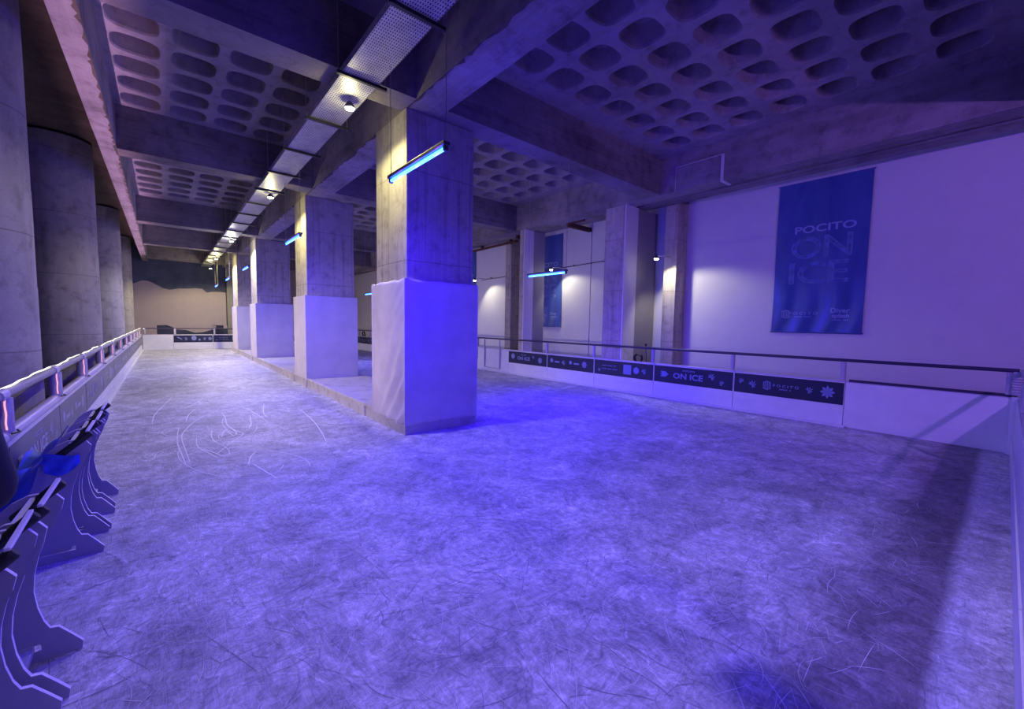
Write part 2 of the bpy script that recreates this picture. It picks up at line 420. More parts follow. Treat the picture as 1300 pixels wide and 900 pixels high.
# ------------------------------------------------------------------ pillars
def pillar(y0, y1, label, fabric=False, ztop=2.18, zb=.2):
    x0, x1 = 2.61, 3.72
    t = empty('concrete_pillar', (x0, y0, 0), label, 'pillar', 'square pillars along the island', 'thing')
    s = MB().box(0, x1-x0, 0, y1-y0, zb if not fabric else .0, ZS-.003, .015)
    s.build('shaft', M['conc'], t)
    # jacket round the lower part
    g = .055; nz, nu = 90, 26
    mb = MB(); z0 = zb if not fabric else .13
    cor = [(-g, -g), (x1-x0+g, -g), (x1-x0+g, y1-y0+g), (-g, y1-y0+g)]
    ring_pts = []
    for k in range(4):
        a, b_ = cor[k], cor[(k+1) % 4]
        for i in range(nu): ring_pts.append((a[0]+(b_[0]-a[0])*i/nu, a[1]+(b_[1]-a[1])*i/nu, k, i/nu))
    nr = len(ring_pts); vs = []; nrm = [(0, -1), (1, 0), (0, 1), (-1, 0)]
    for j in range(nz+1):
        z = z0+(ztop-z0)*j/nz; h = j/nz
        for (x, y, k, u) in ring_pts:
            d = 0
            if fabric:
                if k == 3:   # face towards the lane: diagonal folds pulled to the corner
                    w = u      # u=1 at the near corner
                    d += .045*math.sin(24*(h*1.1-w*.9)+2*math.sin(5*h))*max(0, w-.2)*max(0, .85-h)*1.3+.012*math.sin(52*(h-w*.6)+3*w)*max(0, w-.5)
                    d += .010*math.sin(60*w+9*h)*max(0, .12-h)*6
                elif k == 0:
                    d += .006*math.sin(9*u+2*h)*(1-h) + .008*math.sin(22*(h+u))*max(0, .3-h)
                if j == nz or j == 0: d -= .012
                if k == 0 and u < .02: d += .006*math.sin(40*h)
            nx, ny = nrm[k]; e = min(1, min(u, 1-u)*12) if fabric else 1
            zz = z
            if fabric and j == nz: zz += .004*math.sin(17*u+k)-(.012*math.exp(-((u-.12)/.08)**2) if k == 3 else 0)+(.012 if (k == 3 and u > .85) or (k == 0 and u < .1) else 0)
            vs.append((x+nx*d*e, y+ny*d*e, zz))
    fs = [(j*nr+i, j*nr+(i+1) % nr, (j+1)*nr+(i+1) % nr, (j+1)*nr+i) for j in range(nz) for i in range(nr)]
    inner = [( -.0+ (x if 0 < x < x1-x0 else (0 if x <= 0 else x1-x0)), (y if 0 < y < y1-y0 else (0 if y <= 0 else y1-y0)), ztop-.01) for (x, y, k, u) in ring_pts]
    o = len(vs); vs += inner
    fs += [(nz*nr+i, nz*nr+(i+1) % nr, o+(i+1) % nr, o+i) for i in range(nr)]
    mb.add(vs, fs)
    mb.build('fabric_wrap' if fabric else 'white_jacket', M['wrap'] if fabric else M['wrapb'], t, smooth=fabric)
    if fabric:
        pl = MB(); pl.box(-g+.004, x1-x0+g-.004, -g+.004, y1-y0+g, 0, .14)
        pl.build('base_strip', M['slab'], t)
        for (x, y) in cor: MB().tube([(x, y, z0), (x, y, ztop-.02)], .010, 8).build('corner_piping', M['wrap'], t, True)
    return t
pillar(5.42, 6.48, 'broad square pillar wrapped in creased white fabric, the biggest of the row', True, 2.19)
pillar(10.68, 11.72, 'square pillar with whitewashed base, next behind the fabric-wrapped pillar')
pillar(17.55, 18.75, 'square pillar with whitewashed base, third along the island')
pillar(22.6, 24.2, 'square pillar with whitewashed base nearest the mural wall')

# island slab with kerb
k = MB()
k.box(2.575, 3.95, 6.5, 25.0, -.03, .17)
for a, c in ((6.52, 8.3), (8.312, 10.9), (10.912, 14.2), (14.212, 17.5), (17.512, 21), (21.012, 24.98)): k.box(2.66, 3.94, a, c, .165, .2)
k.box(2.56, 2.66, 6.5, 25.0, .17, .215, .01)
for y in (6.9, 10.66, 11.9, 18.6): k.box(2.548, 2.58, y, y+.35, -.02, .17, .006)
struct(k.build('concrete_kerb', M['slab']))

# ------------------------------------------------------------------ round columns
for i, (y, lab) in enumerate([(6.9, 'thick round concrete column nearest the person in the dark jacket'), (13.0, 'thick round concrete column, second along the lane'),
                              (20.0, 'thick round concrete column, third along the lane'), (26.4, 'thick round concrete column closest to the mural wall')]):
    n = 64; mb = MB(); r = .6
    zs = [-.03, .9, .912, 1.9, 1.912, 2.95, 2.962, 4.2, ZC-.004]
    vs = []; fs = []
    for j, z in enumerate(zs):
        rr = r-(.004 if j in (2, 4, 6) else 0)
        vs += [(rr*math.cos(2*PI*k_/n), rr*math.sin(2*PI*k_/n), z) for k_ in range(n)]
    for j in range(len(zs)-1): fs += [(j*n+k_, j*n+(k_+1) % n, (j+1)*n+(k_+1) % n, (j+1)*n+k_) for k_ in range(n)]
    mb.add(vs, fs)
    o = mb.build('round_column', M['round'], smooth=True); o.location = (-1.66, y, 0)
    tag(o, lab, 'column', 'round columns beside the lane', 'thing')

# ------------------------------------------------------------------ boards
def leafs(kind, s):
    """decorative marks of the banners as 2-D loops"""
    out = []
    if kind == 'leaf':
        for k_ in range(-3, 4):
            a = k_*.62; l = s*(1-.13*abs(k_))
            dx, dy = math.sin(a)*l, math.cos(a)*l; px_, py_ = math.cos(a)*s*.10, -math.sin(a)*s*.10
            out.append([(0, -.3*s), (dx*.6+px_, dy*.6-.3*s+py_), (dx, dy-.3*s), (dx*.6-px_, dy*.6-.3*s-py_)])
    if kind == 'flower':
        for k_ in range(8):
            a = k_*PI/4; dx, dy = math.sin(a)*s, math.cos(a)*s; px_, py_ = math.cos(a)*s*.22, -math.sin(a)*s*.22
            out.append([(0, 0), (dx*.65+px_, dy*.65+py_), (dx, dy), (dx*.65-px_, dy*.65-py_)])
    if kind == 'arrow':
        out.append([(-s, s*.62), (s*.2, s*.62), (s, 0), (s*.2, -s*.62), (-s, -s*.62), (-s*.7, -.1*s), (-s, -.1*s), (-s, .1*s), (-s*.7, .1*s)])
    if kind == 'disc':
        out.append([(s*math.cos(a*PI/8), s*math.sin(a*PI/8)) for a in range(16)])
    if kind == 'square':
        out.append([(-s, -s), (s, -s), (s, s), (-s, s)])
    if kind == 'line':   # a run of lettering too small to read: short ticks in a row
        n = int(s/.014)
        for q in range(n):
            if q % 6 == 5: continue
            x = -s+q*2*s/n; out.append([(x, -.010), (x+1.3*s/n, -.010), (x+1.3*s/n, .010), (x, .010)])
    if kind == 'bar':
        out.append([(-s*1.7, -s*.35), (s*1.7, -s*.35), (s*1.7, s*.35), (-s*1.7, s*.35)])
    return out
def put_marks(mb, T, items, ci=1):
    mb.cur = ci
    for it in items:
        if it[0] == 'text':
            _, body, x, y, size, sx, off, sp = it
            vs, fs = text(body, size, .0008, sx, off, space=sp)
            mb.mesh([(a+x, b_+y, c) for a, b_, c in vs], fs, T)
        elif it[0] == 'shield':
            _, x, y, s = it
            for dx in (-.75, -.45, -.15, .15, .45, .75):
                hh = s*(1-.28*abs(dx)); mb.mesh([(x+(dx-.07)*s, y-hh, .001), (x+(dx+.07)*s, y-hh, .001), (x+(dx+.07)*s, y+hh, .001), (x+(dx-.07)*s, y+hh, .001)], [(0, 1, 2, 3)], T)
            for sg in (-1, 1):
                pts = [(-.85, .72), (0, 1.08), (.85, .72), (.85, .58), (0, .92), (-.85, .58)]
                mb.mesh([(x+a*s, y+sg*b_*s, .001) for a, b_ in pts], [(0, 1, 4, 5), (1, 2, 3, 4)], T)
        else:
            kind, x, y, s, rot = it
            for lp in leafs(kind, s):
                cr, sr = math.cos(rot), math.sin(rot)
                vs = [(x+a*cr-b_*sr, y+a*sr+b_*cr, .001) for a, b_ in lp]
                mb.mesh(vs, [tuple(range(len(vs)))], T)
    mb.cur = 0
ONICE = [('arrow', -.62, 0, .10, 0), ('text', 'POCITO', -.05, .105, .050, 1.5, .001, 1), ('text', 'ON ICE', -.07, -.02, .165, 1.22, .005, 1.02), ('leaf', .46, .05, .11, -.6), ('leaf', .66, -.06, .08, .9)]
POC = [('leaf', -.76, .04, .08, .7), ('leaf', -.54, .0, .11, -.7), ('shield', -.29, .0, .08), ('text', 'P O C I T O', .02, .01, .062, 1.35, .001, 1), ('line', .02, -.05, .10, 0), ('leaf', .40, .0, .09, -1.1), ('flower', .66, 0, .11, 0)]
ICONS = [('disc', -.70, .03, .06, 0), ('bar', -.48, .0, .06, 0), ('leaf', -.22, .0, .11, -.5), ('disc', .05, .02, .05, 0), ('bar', .27, .0, .06, 0), ('flower', .56, .0, .10, 0)]
SMALL = [('leaf', -.72, -.07, .07, .8), ('line', -.40, .05, .22, 0), ('line', -.38, -.035, .24, 0), ('square', .16, 0, .115, 0), ('disc', .42, 0, .08, 0), ('leaf', .64, 0, .10, -.8)]
MIX = [('disc', -.66, .03, .085, 0), ('text', 'POCITO', -.15, .09, .045, 1.5, .001, 1), ('text', 'ON ICE', -.15, -.02, .14, 1.25, .005, 1.02), ('leaf', .30, .06, .08, -.6), ('flower', .60, -.02, .10, 0)]
SEAL = [('bar', -.62, .03, .07, -.5), ('leaf', -.33, .0, .13, -1.2), ('disc', .02, .03, .12, 0), ('disc', .27, -.05, .05, 0), ('leaf', .50, 0, .13, 1.1), ('flower', .76, 0, .1, 0)]

def board(axis, a, b_, face, label, items=None, bz=(.36, .735), bmat=None, open_rail=False, cap_mat=None, gate=False, led=False):
    """one board section. axis 'R': rink side faces -X at x=face, run along Y; 'L': faces +X; 'F': faces -Y; 'E': faces +Y. local frame: u along reading direction, v up, w out of the board"""
    L_ = b_-a; mid = (a+b_)/2
    if axis == 'R': T = lambda p: (-p[2], -p[0], p[1]); base = (face, mid, 0)
    elif axis == 'L': T = lambda p: (p[2], p[0], p[1]); base = (face, mid, 0)
    elif axis == 'F': T = lambda p: (p[0], -p[2], p[1]); base = (mid, face, 0)
    else: T = lambda p: (-p[0], p[2], p[1]); base = (mid, face, 0)
    t = empty('dasher_board', base, label, 'rink board', {'R': 'boards along the long outer side', 'L': 'boards along the lane', 'F': 'boards across the far end', 'E': 'boards across the near end'}[axis])
    H = L_/2-.004
    def pbox(name, mat, u0, u1, v0, v1, w0, w1, bev=0, par=t):
        mb = MB(); mb.box(u0, u1, v0, v1, w0, w1, bev); mb.v = [T(p) for p in mb.v]; return mb.build(name, mat, par)
    pbox('board_panel', M['board'], -H, H, 0, .735, -.06, 0, .004)
    pbox('kick_plate', M['board'], -H, H, .005, .235 if axis != 'L' else .20, 0, .012, .003)
    mb = MB(); mb.tube([T((-H, .745, -.03)), T((H, .745, -.03))], .045 if axis == 'L' else .022, 12)
    mb.build('top_cap', cap_mat or M['cap'], t, True)
    if items is not None:
        mb = MB(); mb.box(-H+.01, H-.01, bz[0], bz[1]-.01, .001, .004); mb.v = [T(p) for p in mb.v]
        sc_ = min(1.0, (L_-.1)/1.75)
        put_marks(mb, lambda p: T((p[0]*L_/1.8, p[1]+(bz[0]+bz[1])/2, p[2]+.0055)), items)
        mb.build('printed_banner', [bmat or M['banner'], M['printw'] if axis == 'L' else M['print']], t)
    if not gate:
        # wrapped post at the start of the section
        u = -H+.075 if axis in ('L', 'F') else H-.045
        r = .055 if axis == 'L' else .04
        zt = 1.03 if axis == 'L' else 1.08
        mb = MB(); mb.tube([T((u, .78, -.03)), T((u, zt-.01, -.03))], r, 14)
        p = mb.build('wrapped_post', M['foam'], t, True)
        if led:
            pts = [T((u-.052, z, -.005+.002*math.sin(z*50))) for z in [.80+i*.02 for i in range(12)]]
            MB().tube(pts, .0045, 6).build('pink_light_rope', M['ledpink'], p)
            MB().tube([T((u-.07, .775, .02)), T((u, .772, .045)), T((u+.07, .775, .02))], .006, 6).build('cable_tie', M['cable'], p)
    else:
        for u in (-.42, .42):
            pbox('gate_post', M['foam'], u-.02, u+.02, .1, 1.06, .012, .045, .004)
        pbox('gate_rail', M['foam'], -.42, .42, .09, .12, .014, .045, .004)
    return t

# long outer side
secs = [(1.64, 3.37, POC, 'navy board section with shield logo and wide spaced POCITO lettering'),
        (3.37, 5.10, ONICE, 'navy board section reading ON ICE in front of the lamp-lit pier'),
        (5.10, 6.81, SMALL, 'navy board section with small lettering and a pale square'),
        (6.81, 8.53, ICONS, 'navy board section with a row of small pale marks between two posts'),
        (8.53, 10.30, MIX, 'navy board section with round badge, last before the white gate')]
for a, c, it, lab in secs: board('R', a, c, XR, lab, it)
board('R', 10.30, 12.0, XR, 'plain white gate section with a tubular frame', gate=True)
for i in range(9):
    a = 12.0+i*1.67
    o = board('R', a, min(a+1.67, YF-.0), XR, 'navy board section beyond the gate, mostly behind the pillars', ICONS if i % 2 else POC)
wp = board('R', YE+.02, 1.64, XR, 'plain white board section in the corner below a double dark rail')
# far end
board('F', XB+.03, .33, YF, 'plain white board section in the far corner by the last round column')
for i, (it, lab) in enumerate([(SEAL, 'navy board section with animal shaped marks under the mural foothills'), (SMALL, 'navy board section beside the last square pillar'), (ONICE, 'navy far end board section seen through the pillars'), (POC, 'navy far end board section seen through the pillars'), (SEAL, 'navy far end board section seen through the pillars')]):
    a = .33+i*1.63; board('F', a, a+1.63, YF, lab, it)
# lane side
yl = [-.9, .85, 2.6, 4.4, 6.22, 8.1, 10.2, 12.3, 14.5, 16.6, 18.7, 20.8, 22.9, 25.0, 26.97]
cont = [MIX, ICONS, SEAL, ONICE, ICONS, POC, SMALL, ONICE, ICONS, POC, MIX, ONICE, ICONS, POC]
labs = ['greyish board section beside the camera end of the lane', 'greyish board section behind the person in the dark jacket', 'greyish board section behind the skating aids',
        'greyish board section reading ON ICE behind the skating aids', 'greyish board section with pale marks just past the ON ICE lettering'] + ['greyish board section further along the lane of round columns']*9
for i in range(len(yl)-1): board('L', yl[i], yl[i+1], XB, labs[i], cont[i], bz=(.30, .69), bmat=M['bannersheen'], led=True)
# near end
xe = [1.45, 3.2, 4.96, 6.72, 8.49]
for i in range(4): board('E', xe[i], xe[i+1], YE, ['white near end board section with its wrapped post beside the camera', 'white near end board section, second from the open entrance', 'white near end board section, third from the open entrance', 'white near end board section meeting the double dark rail'][i])
# white toe strips along the ice
tag(MB().box(XB+.012, XB+.06, .9, YF-.02, 0, .055, .01).build('toe_strip', M['board']), 'low white strip where the ice meets the lane boards', 'strip')
tag(MB().box(8.40, 8.487, 1.6, YF-.02, 0, .035, .01).build('toe_strip', M['board']), 'low white strip where the ice meets the outer boards', 'strip')

# rails
def rail(name, pts, r, mat, label, mids=None):
    t = empty(name, pts[0], label, 'handrail', None)
    mb = MB(); q = [tuple(Vector(p)-Vector(pts[0])) for p in pts]; mb.tube(q, r, 14); mb.build('rail_tube', mat, t, True); return t
rail('handrail', [(8.53, YE, 1.10), (8.53, YF, 1.08)], .026, M['rail'], 'long dark handrail above the outer boards')
rail('handrail', [(8.53, YE, .765), (8.53, 1.6, .765)], .026, M['rail'], 'short dark lower rail above the plain white corner board')
rail('handrail', [(XB, YF+.03, 1.07), (8.5, YF+.03, 1.07)], .024, M['rail'], 'dark handrail across the far end boards')
rail('handrail', [(1.4, YE-.03, 1.10), (8.5, YE-.03, 1.10)], .026, M['foam'], 'pale wrapped handrail across the near end')
lt = rail('handrail', [(XB-.03, -.9, 1.045), (XB-.03, YF, 1.045)], .038, M['foamrail'], 'grey wrapped handrail along the lane with a glowing white light rope on it')
pts = []
y = -.9
while y < YF:
    pts.append((.012*math.sin(y*3.1)+.006*math.sin(y*11), y+.9, .040-.004*math.sin(y*5))); y += .12
MB().tube(pts, .006, 6).build('light_rope', M['led'], lt)
for y in yl[:-1]:
    MB().tube([(0, y+.9-.08, 0), (0, y+.9+.08, 0)], .047, 12).build('wrap_sleeve', M['cap'], lt, True)
# ribbed white wrap on corner post
cp = empty('corner_post', (8.47, YE+.0, 0), 'thick corner post with ribbed white wrapping', 'post')
MB().tube([(0, 0, 0), (0, 0, .76)], .05, 14).build('post_core', M['board'], cp, True)
mb = MB(); pr_ = [( .062 if i % 2 else .05) for i in range(19)]; mb.tube([(0, 0, .78+i*.017) for i in range(19)], .06, 14, True, pr_); mb.build('ribbed_wrap', M['foam'], cp, True)

# ------------------------------------------------------------------ mural at the far end
mu = empty('wall_mural', (0, 28.985, 0), 'painted mural of dark sky over pale snowy mountains and dark foothills', 'mural', kind='thing')
sky = [(-2.9, 5.7), (-2.9, 3.3), (-1.3, 3.3), (-1.09, 3.35), (-.8, 3.52), (-.55, 3.50), (-.35, 3.4), (0, 3.17), (.3, 3.10), (.7, 3.2), (1.1, 3.22), (1.4, 3.26), (1.7, 3.24), (1.9, 3.05), (2.1, 3.1), (2.46, 3.12), (2.8, 3.1), (2.8, 5.7)]
v_, f_ = outline_solid([sky], .004); MB().mesh(v_, f_, lambda p: (p[0], p[2], p[1])).build('mural_sky', M['muralsky'], mu)
mt = [(-2.9, 0)]+[(x, z) for x, z in sky[1:-1]]+[(2.8, 0)]
v_, f_ = outline_solid([mt], .003); MB().mesh(v_, f_, lambda p: (p[0], p[2]+.001, p[1])).build('mural_mountains', M['muralmount'], mu)
hl = [(-.30, 0), (-.30, 1.20), (.1, 1.22), (.35, 1.1), (.5, .98), (.9, .95), (1.3, .80), (1.7, .84), (2.1, .98), (2.5, 1.02), (2.8, 1.05), (2.8, 0)]
v_, f_ = outline_solid([hl], .003); MB().mesh(v_, f_, lambda p: (p[0], p[2]-.006, p[1])).build('mural_foothills', M['muralhill'], mu)

# ------------------------------------------------------------------ hanging cable tray
ct = empty('cable_tray', (1.65, -6, 4.42), 'long perforated steel cable tray hung below the beams', 'cable tray')
y = -4.59; i = 0
proto = None
while y < 27.4:
    s = MB(); s.box(0, .42, 0, 1.363, 0, .004); s.box(0, .004, 0, 1.363, 0, .075); s.box(.416, .42, 0, 1.363, 0, .075)
    if proto is None: proto = s.build('tray_section', M['tray'], ct); proto.location = (0, y+6, 0)
    else:
        c = proto.copy(); COL.objects.link(c); c.parent = ct; c.location = (0, y+6, 0)
    y += 1.378
y = -4.6; sp = None
while y < 27.5:
    if sp is None:
        sp = MB().box(-.06, .52, -.02, .02, -.035, -.002).build('support_strut', M['darksteel'], ct)
        ra = MB().tube([(-.045, 0, -.05), (-.045, 0, .81)], .005, 6).build('threaded_rod', M['wire'], sp)
        rb = MB().tube([(.505, 0, -.05), (.505, 0, .81)], .005, 6).build('threaded_rod', M['wire'], sp)
        short = MB().tube([(-.045, 0, -.05), (-.045, 0, .078)], .005, 6).build('threaded_rod', M['wire'], sp), MB().tube([(.505, 0, -.05), (.505, 0, .078)], .005, 6).build('threaded_rod', M['wire'], sp)
        sdata = (short[0].data, short[1].data); bpy.data.objects.remove(short[0]); bpy.data.objects.remove(short[1])
        sp.location = (0, y+6, 0)
    else:
        c = sp.copy(); COL.objects.link(c); c.parent = ct; c.location = (0, y+6, 0)
        inb = any(a-.03 < y < c_+.03 for a, c_ in BEAMS)
        for q_, ch in enumerate((ra, rb)):
            d = ch.copy(); COL.objects.link(d); d.parent = c
            if inb: d.data = sdata[q_]
    y += 1.378

# ------------------------------------------------------------------ lamps
def area(loc, sx, sy, power, col, rot=(0, 0, 0), name='lamp_light', parent=None, spread=PI):
    l = bpy.data.lights.new(name, 'AREA'); l.shape = 'RECTANGLE'; l.size = sx; l.size_y = sy; l.energy = power; l.color = col; l.spread = spread
    o = bpy.data.objects.new(name, l); COL.objects.link(o); o.location = loc; o.rotation_euler = rot
    if parent: o.parent = parent
    return o
def point(loc, power, col, r=.04, name='lamp_light', spot=None, blend=.4, rot=(0, 0, 0)):
    l = bpy.data.lights.new(name, 'SPOT' if spot else 'POINT'); l.energy = power; l.color = col; l.shadow_soft_size = r
    if spot: l.spot_size = spot; l.spot_blend = blend
    o = bpy.data.objects.new(name, l); COL.objects.link(o); o.location = loc; o.rotation_euler = rot; return o
BLUE = (.028, .0, 1.0)
def tubelight(x, y, z, label, top=4.4, P=60, rz=0, sc_=1.0):
    t = empty('blue_tube_light', (x, y, z), label, 'tube light', 'blue tube lights on thin wires', rz=rz)
    MB().box(-.035, .035, -.61, .61, .0, .035, .006).build('housing', M['housing'], t)
    MB().tube([(0, -.57, -.022), (0, .57, -.022)], .016, 10).build('glowing_tube', M['tube'], t, True)
    for s in (-1, 1): MB().box(-.02, .02, s*.585-.015, s*.585+.015, -.045, .0, .003).build('end_holder', M['housing'], t)
    for s in (-1, 1):
        MB().tube([(0, s*.59, .03), (.0, s*.59, top-z)], .004, 6).build('hanging_wire', M['wire'], t)
    area((x, y, z-.045), .06, 1.12*sc_, P*.7, BLUE, (0, 0, rz))
    for q in (-.4, 0, .4): point((x, y+q*sc_, z-.07), P*.17, BLUE, .03)
    for ch in t.children: ch.scale = (1, sc_, 1)
    return t
TL = 'blue tube light hanging '
tubelight(2.0, 3.95, 3.19, TL+'before the fabric-wrapped pillar', P=190)
tubelight(2.0, 9.15, 3.19, TL+'before the second square pillar', P=120)
tubelight(2.0, 15.3, 3.19, TL+'before the third square pillar', P=120)
tubelight(2.0, 20.0, 3.19, TL+'before the last square pillar', P=110)
tubelight(2.0, 24.6, 3.19, 'blue tube light looking tiniest of all, hung closest to the mural wall', P=80)
tubelight(5.75, 5.85, 2.59, TL+'over the outer side across from the half hidden banner', top=ZC, P=260, sc_=.88)
tubelight(2.0, -.36, 3.19, TL+'on the tray above the camera', P=90)
tubelight(6.0, 15.5, 2.65, TL+'over the outer side behind the pillars', top=ZC, P=120, sc_=.88)

WARM = (1.0, .90, .40)
def spot(x, y, z, label, P, col=WARM, mat='bulb', half=80):
    t = empty('flood_lamp', (x, y, z), label, 'lamp', 'small warm flood lamps under the cable tray')
    MB().tube([(0, 0, .02), (0, 0, 4.40-z)], .006, 6).build('hanging_stem', M['wire'], t)
    mb = MB(); mb.tube([(0, 0, .03), (0, 0, .0), (0, 0, -.03), (0, 0, -.05)], .04, 16, True, [.02, .045, .062, .062]); mb.build('lamp_housing', M['housing'], t, True)
    mb = MB(); mb.tube([(0, 0, -.05), (0, 0, -.062), (0, 0, -.07)], .04, 16, True, [.056, .052, .03]); mb.build('glowing_lens', M[mat], t, True)
    point((x, y, z-.09), P, col, .045, spot=math.radians(half*2), blend=.35)
    point((x, y, z-.13), P*.06, col, .03)
    return t
spot(1.915, 5.59, 4.36, 'bright warm lamp under the tray beside the fabric-wrapped pillar', 170)
spot(1.915, 10.74, 4.36, 'bright warm lamp under the tray beside the second square pillar', 260)
spot(1.915, 17.7, 4.36, 'cool white lamp under the tray beside the third square pillar', 520, (1, .95, .8), 'bulbw')
spot(1.915, 23.2, 4.34, 'warm lamp under the tray beside the last square pillar', 560)
spot(1.915, 26.4, 4.20, 'yellow glowing lamp under the end of the tray by the mural', 330)

# wall arm lamps
def armlamp(y, z, x, label, ya, xa, P=70):
    t = empty('wall_arm_lamp', (x, y, z), label, 'lamp', 'small lamps on arms at the white wall')
    MB().tube([(0, 0, .03), ((xa-x)*.5, (ya-y)*.5, .05), (xa-x, ya-y, .05)], .014, 8).build('arm', M['trunk'], t)
    mb = MB(); mb.tube([(0, 0, .05), (0, 0, .0), (0, 0, -.04)], .04, 14, True, [.03, .05, .05]); mb.build('lamp_housing', M['housing'], t, True)
    mb = MB(); mb.tube([(0, 0, -.04), (0, 0, -.065), (0, 0, -.08)], .04, 14, True, [.046, .046, .02]); mb.build('glowing_lens', M['bulbw'], t, True)
    o = point((x, y, z-.1), P, (1, .95, .70), .05, spot=math.radians(116), blend=.45)
    o.rotation_euler = Vector((.42, -.40, -1)).to_track_quat('-Z', 'Y').to_euler()
    return t
armlamp(5.47, 3.245, 9.02, 'small white lamp on an arm from the bare concrete pier', 5.40, 9.55, 95)
armlamp(9.35, 3.36, 9.4, 'small white lamp above the half hidden banner', 9.35, 9.99, 55)
armlamp(13.4, 3.3, 9.3, 'small white lamp far along the white wall past the gate', 13.4, 9.99, 60)
cab = empty('wall_conduit', (9.9, 8.0, 3.45), 'thin dark conduit running along the white wall between the lamps', 'conduit')
MB().tube([(0, -1.4, .05), (0, 1.2, -.02), (0, 5.8, -.12)], .012, 8).build('conduit_tube', M['darksteel'], cab)
for yy in (-1.0, .9, 3.0, 5.2): MB().box(-.02, .09, yy-.015, yy+.015, -.02 if yy < 2 else -.1, .03 if yy < 2 else -.04).build('clip', M['steel'], cab)

# lamp over the entrance, then unseen fill lights added behind the camera
def aimed(loc, target, power, col, cone, blend, r, name):
    o = point(loc, power, col, r, name, math.radians(cone), blend)
    o.rotation_euler = (Vector(target)-Vector(loc)).to_track_quat('-Z', 'Y').to_euler(); return o
aimed((2.012, .1, 4.2), (2.012, .1, 0), 210, (.92, .72, 1.0), 112, .8, .03, 'entrance_lamp')
aimed((4.2, -2.4, 3.7), (10, 2.2, 2.6), 620, (.36, .165, 1.0), 118, .9, .06, 'hall_fill')
aimed((-.3, -2.5, 3.6), (-1.5, 6.4, 1.6), 340, (.55, .42, 1.0), 34, .9, .1, 'hall_fill')
point((-.6, -3.0, 4.2), 30, (.7, .45, 1.0), .2, name='hall_fill', spot=math.radians(170), blend=.1)
area((XB-.03, 13.0, 1.10), .03, 26, 62, (1.0, .55, .92), (0, PI+math.radians(5), 0), 'rope_glow', spread=math.radians(20))
area((XB+.02, 16.4, 1.09), .03, 21.4, 145, (1.0, .80, .85), (0, -PI/2, 0), 'rope_glow', spread=math.radians(85))

# ------------------------------------------------------------------ wall banners
def wallbanner(y0, y1, label):
    W = y1-y0; mid = (y0+y1)/2; Hh = 3.0; zc = 3.03
    t = empty('vinyl_banner', (9.972, mid, zc), label, 'banner', 'tall blue vinyl banners on the white wall')
    T = lambda p: (-p[2], -p[0], p[1])
    nu, nv = 30, 50; vs = []; fs = []
    def rip(u, v):
        e = max(0, (-v-.2))
        return .010*math.sin(7*u+1.3*v)+.016*e*math.sin(14*u+3*math.sin(2*v))+.006*math.sin(3*v+u)
    for j in range(nv+1):
        for i in range(nu+1):
            u = -W/2+W*i/nu; v = -Hh/2+Hh*j/nv
            vs.append((u, v, rip(u, v)))
    for j in range(nv):
        for i in range(nu): q = j*(nu+1)+i; fs.append((q, q+1, q+nu+2, q+nu+1))
    o = len(vs); vs += [(a, b_, c-.004) for a, b_, c in vs]
    fs += [tuple(o+i for i in f)[::-1] for f in fs]
    MB().mesh(vs, fs, T).build('banner_sheet', M['vinyl'], t, True)
    def txt(name, body, x, y, size, sx, off, mat, sp=1., outline=False):
        v_, f_ = text(body, size, .0008, sx, off, outline, sp)
        return MB().mesh([(a+x, b_+y, c+.004+rip(a+x, b_+y)) for a, b_, c in v_], f_, T).build(name, mat, t)
    txt('small_lettering', 'POCITO', .06, .55, .20, 1.36, .004, M['vinylpale'])
    txt('large_lettering', 'ON', .03, .17, .60, 1.12, .012, M['vinylink'], .95)
    txt('large_lettering', 'ICE', -.02, -.33, .60, 1.22, .012, M['vinylink'], .95)
    for bd, xx, yy, ss in (('ON', .03, .17, 1.12), ('ICE', -.02, -.33, 1.22)): txt('letter_outline', bd, xx, yy, .60, ss, .0, M['vinyledge'], .95, .005)
    mb = MB(); put_marks(mb, lambda p: T((p[0], p[1], p[2]+.005+rip(p[0], p[1]))), [('shield', -.5, -1.13, .085), ('text', 'P O C I T O', -.2, -1.12, .075, 1.3, .001, 1), ('line', -.2, -1.185, .14, 0),
        ], 0)
    mb.build('shopping_logo', M['vinylpale'], t)
    mb = MB(); put_marks(mb, lambda p: T((p[0], p[1], p[2]+.005+rip(p[0], p[1]))), [('text', 'Diver', .40, -1.07, .13, 1.0, .003, 1), ('text', 'splash', .42, -1.17, .11, 1.0, .003, 1), ('line', .42, -1.25, .13, 0)], 0)
    mb.build('sponsor_lettering', M['vinylpale'], t)
    for v in (Hh/2, -Hh/2): MB().tube([T((-W/2-.02, v, .0)), T((W/2+.02, v, .0))], .014, 8).build('hem_rod', M['vinyl'], t)
    return t
wallbanner(1.745, 3.25, 'tall blue vinyl banner reading POCITO ON ICE on the open stretch of white wall')
wallbanner(9.42, 10.92, 'tall blue vinyl banner partly hidden behind the slim column')
wallbanner(14.3, 15.8, 'tall blue vinyl banner far along the wall, mostly behind the wrapped pillar')

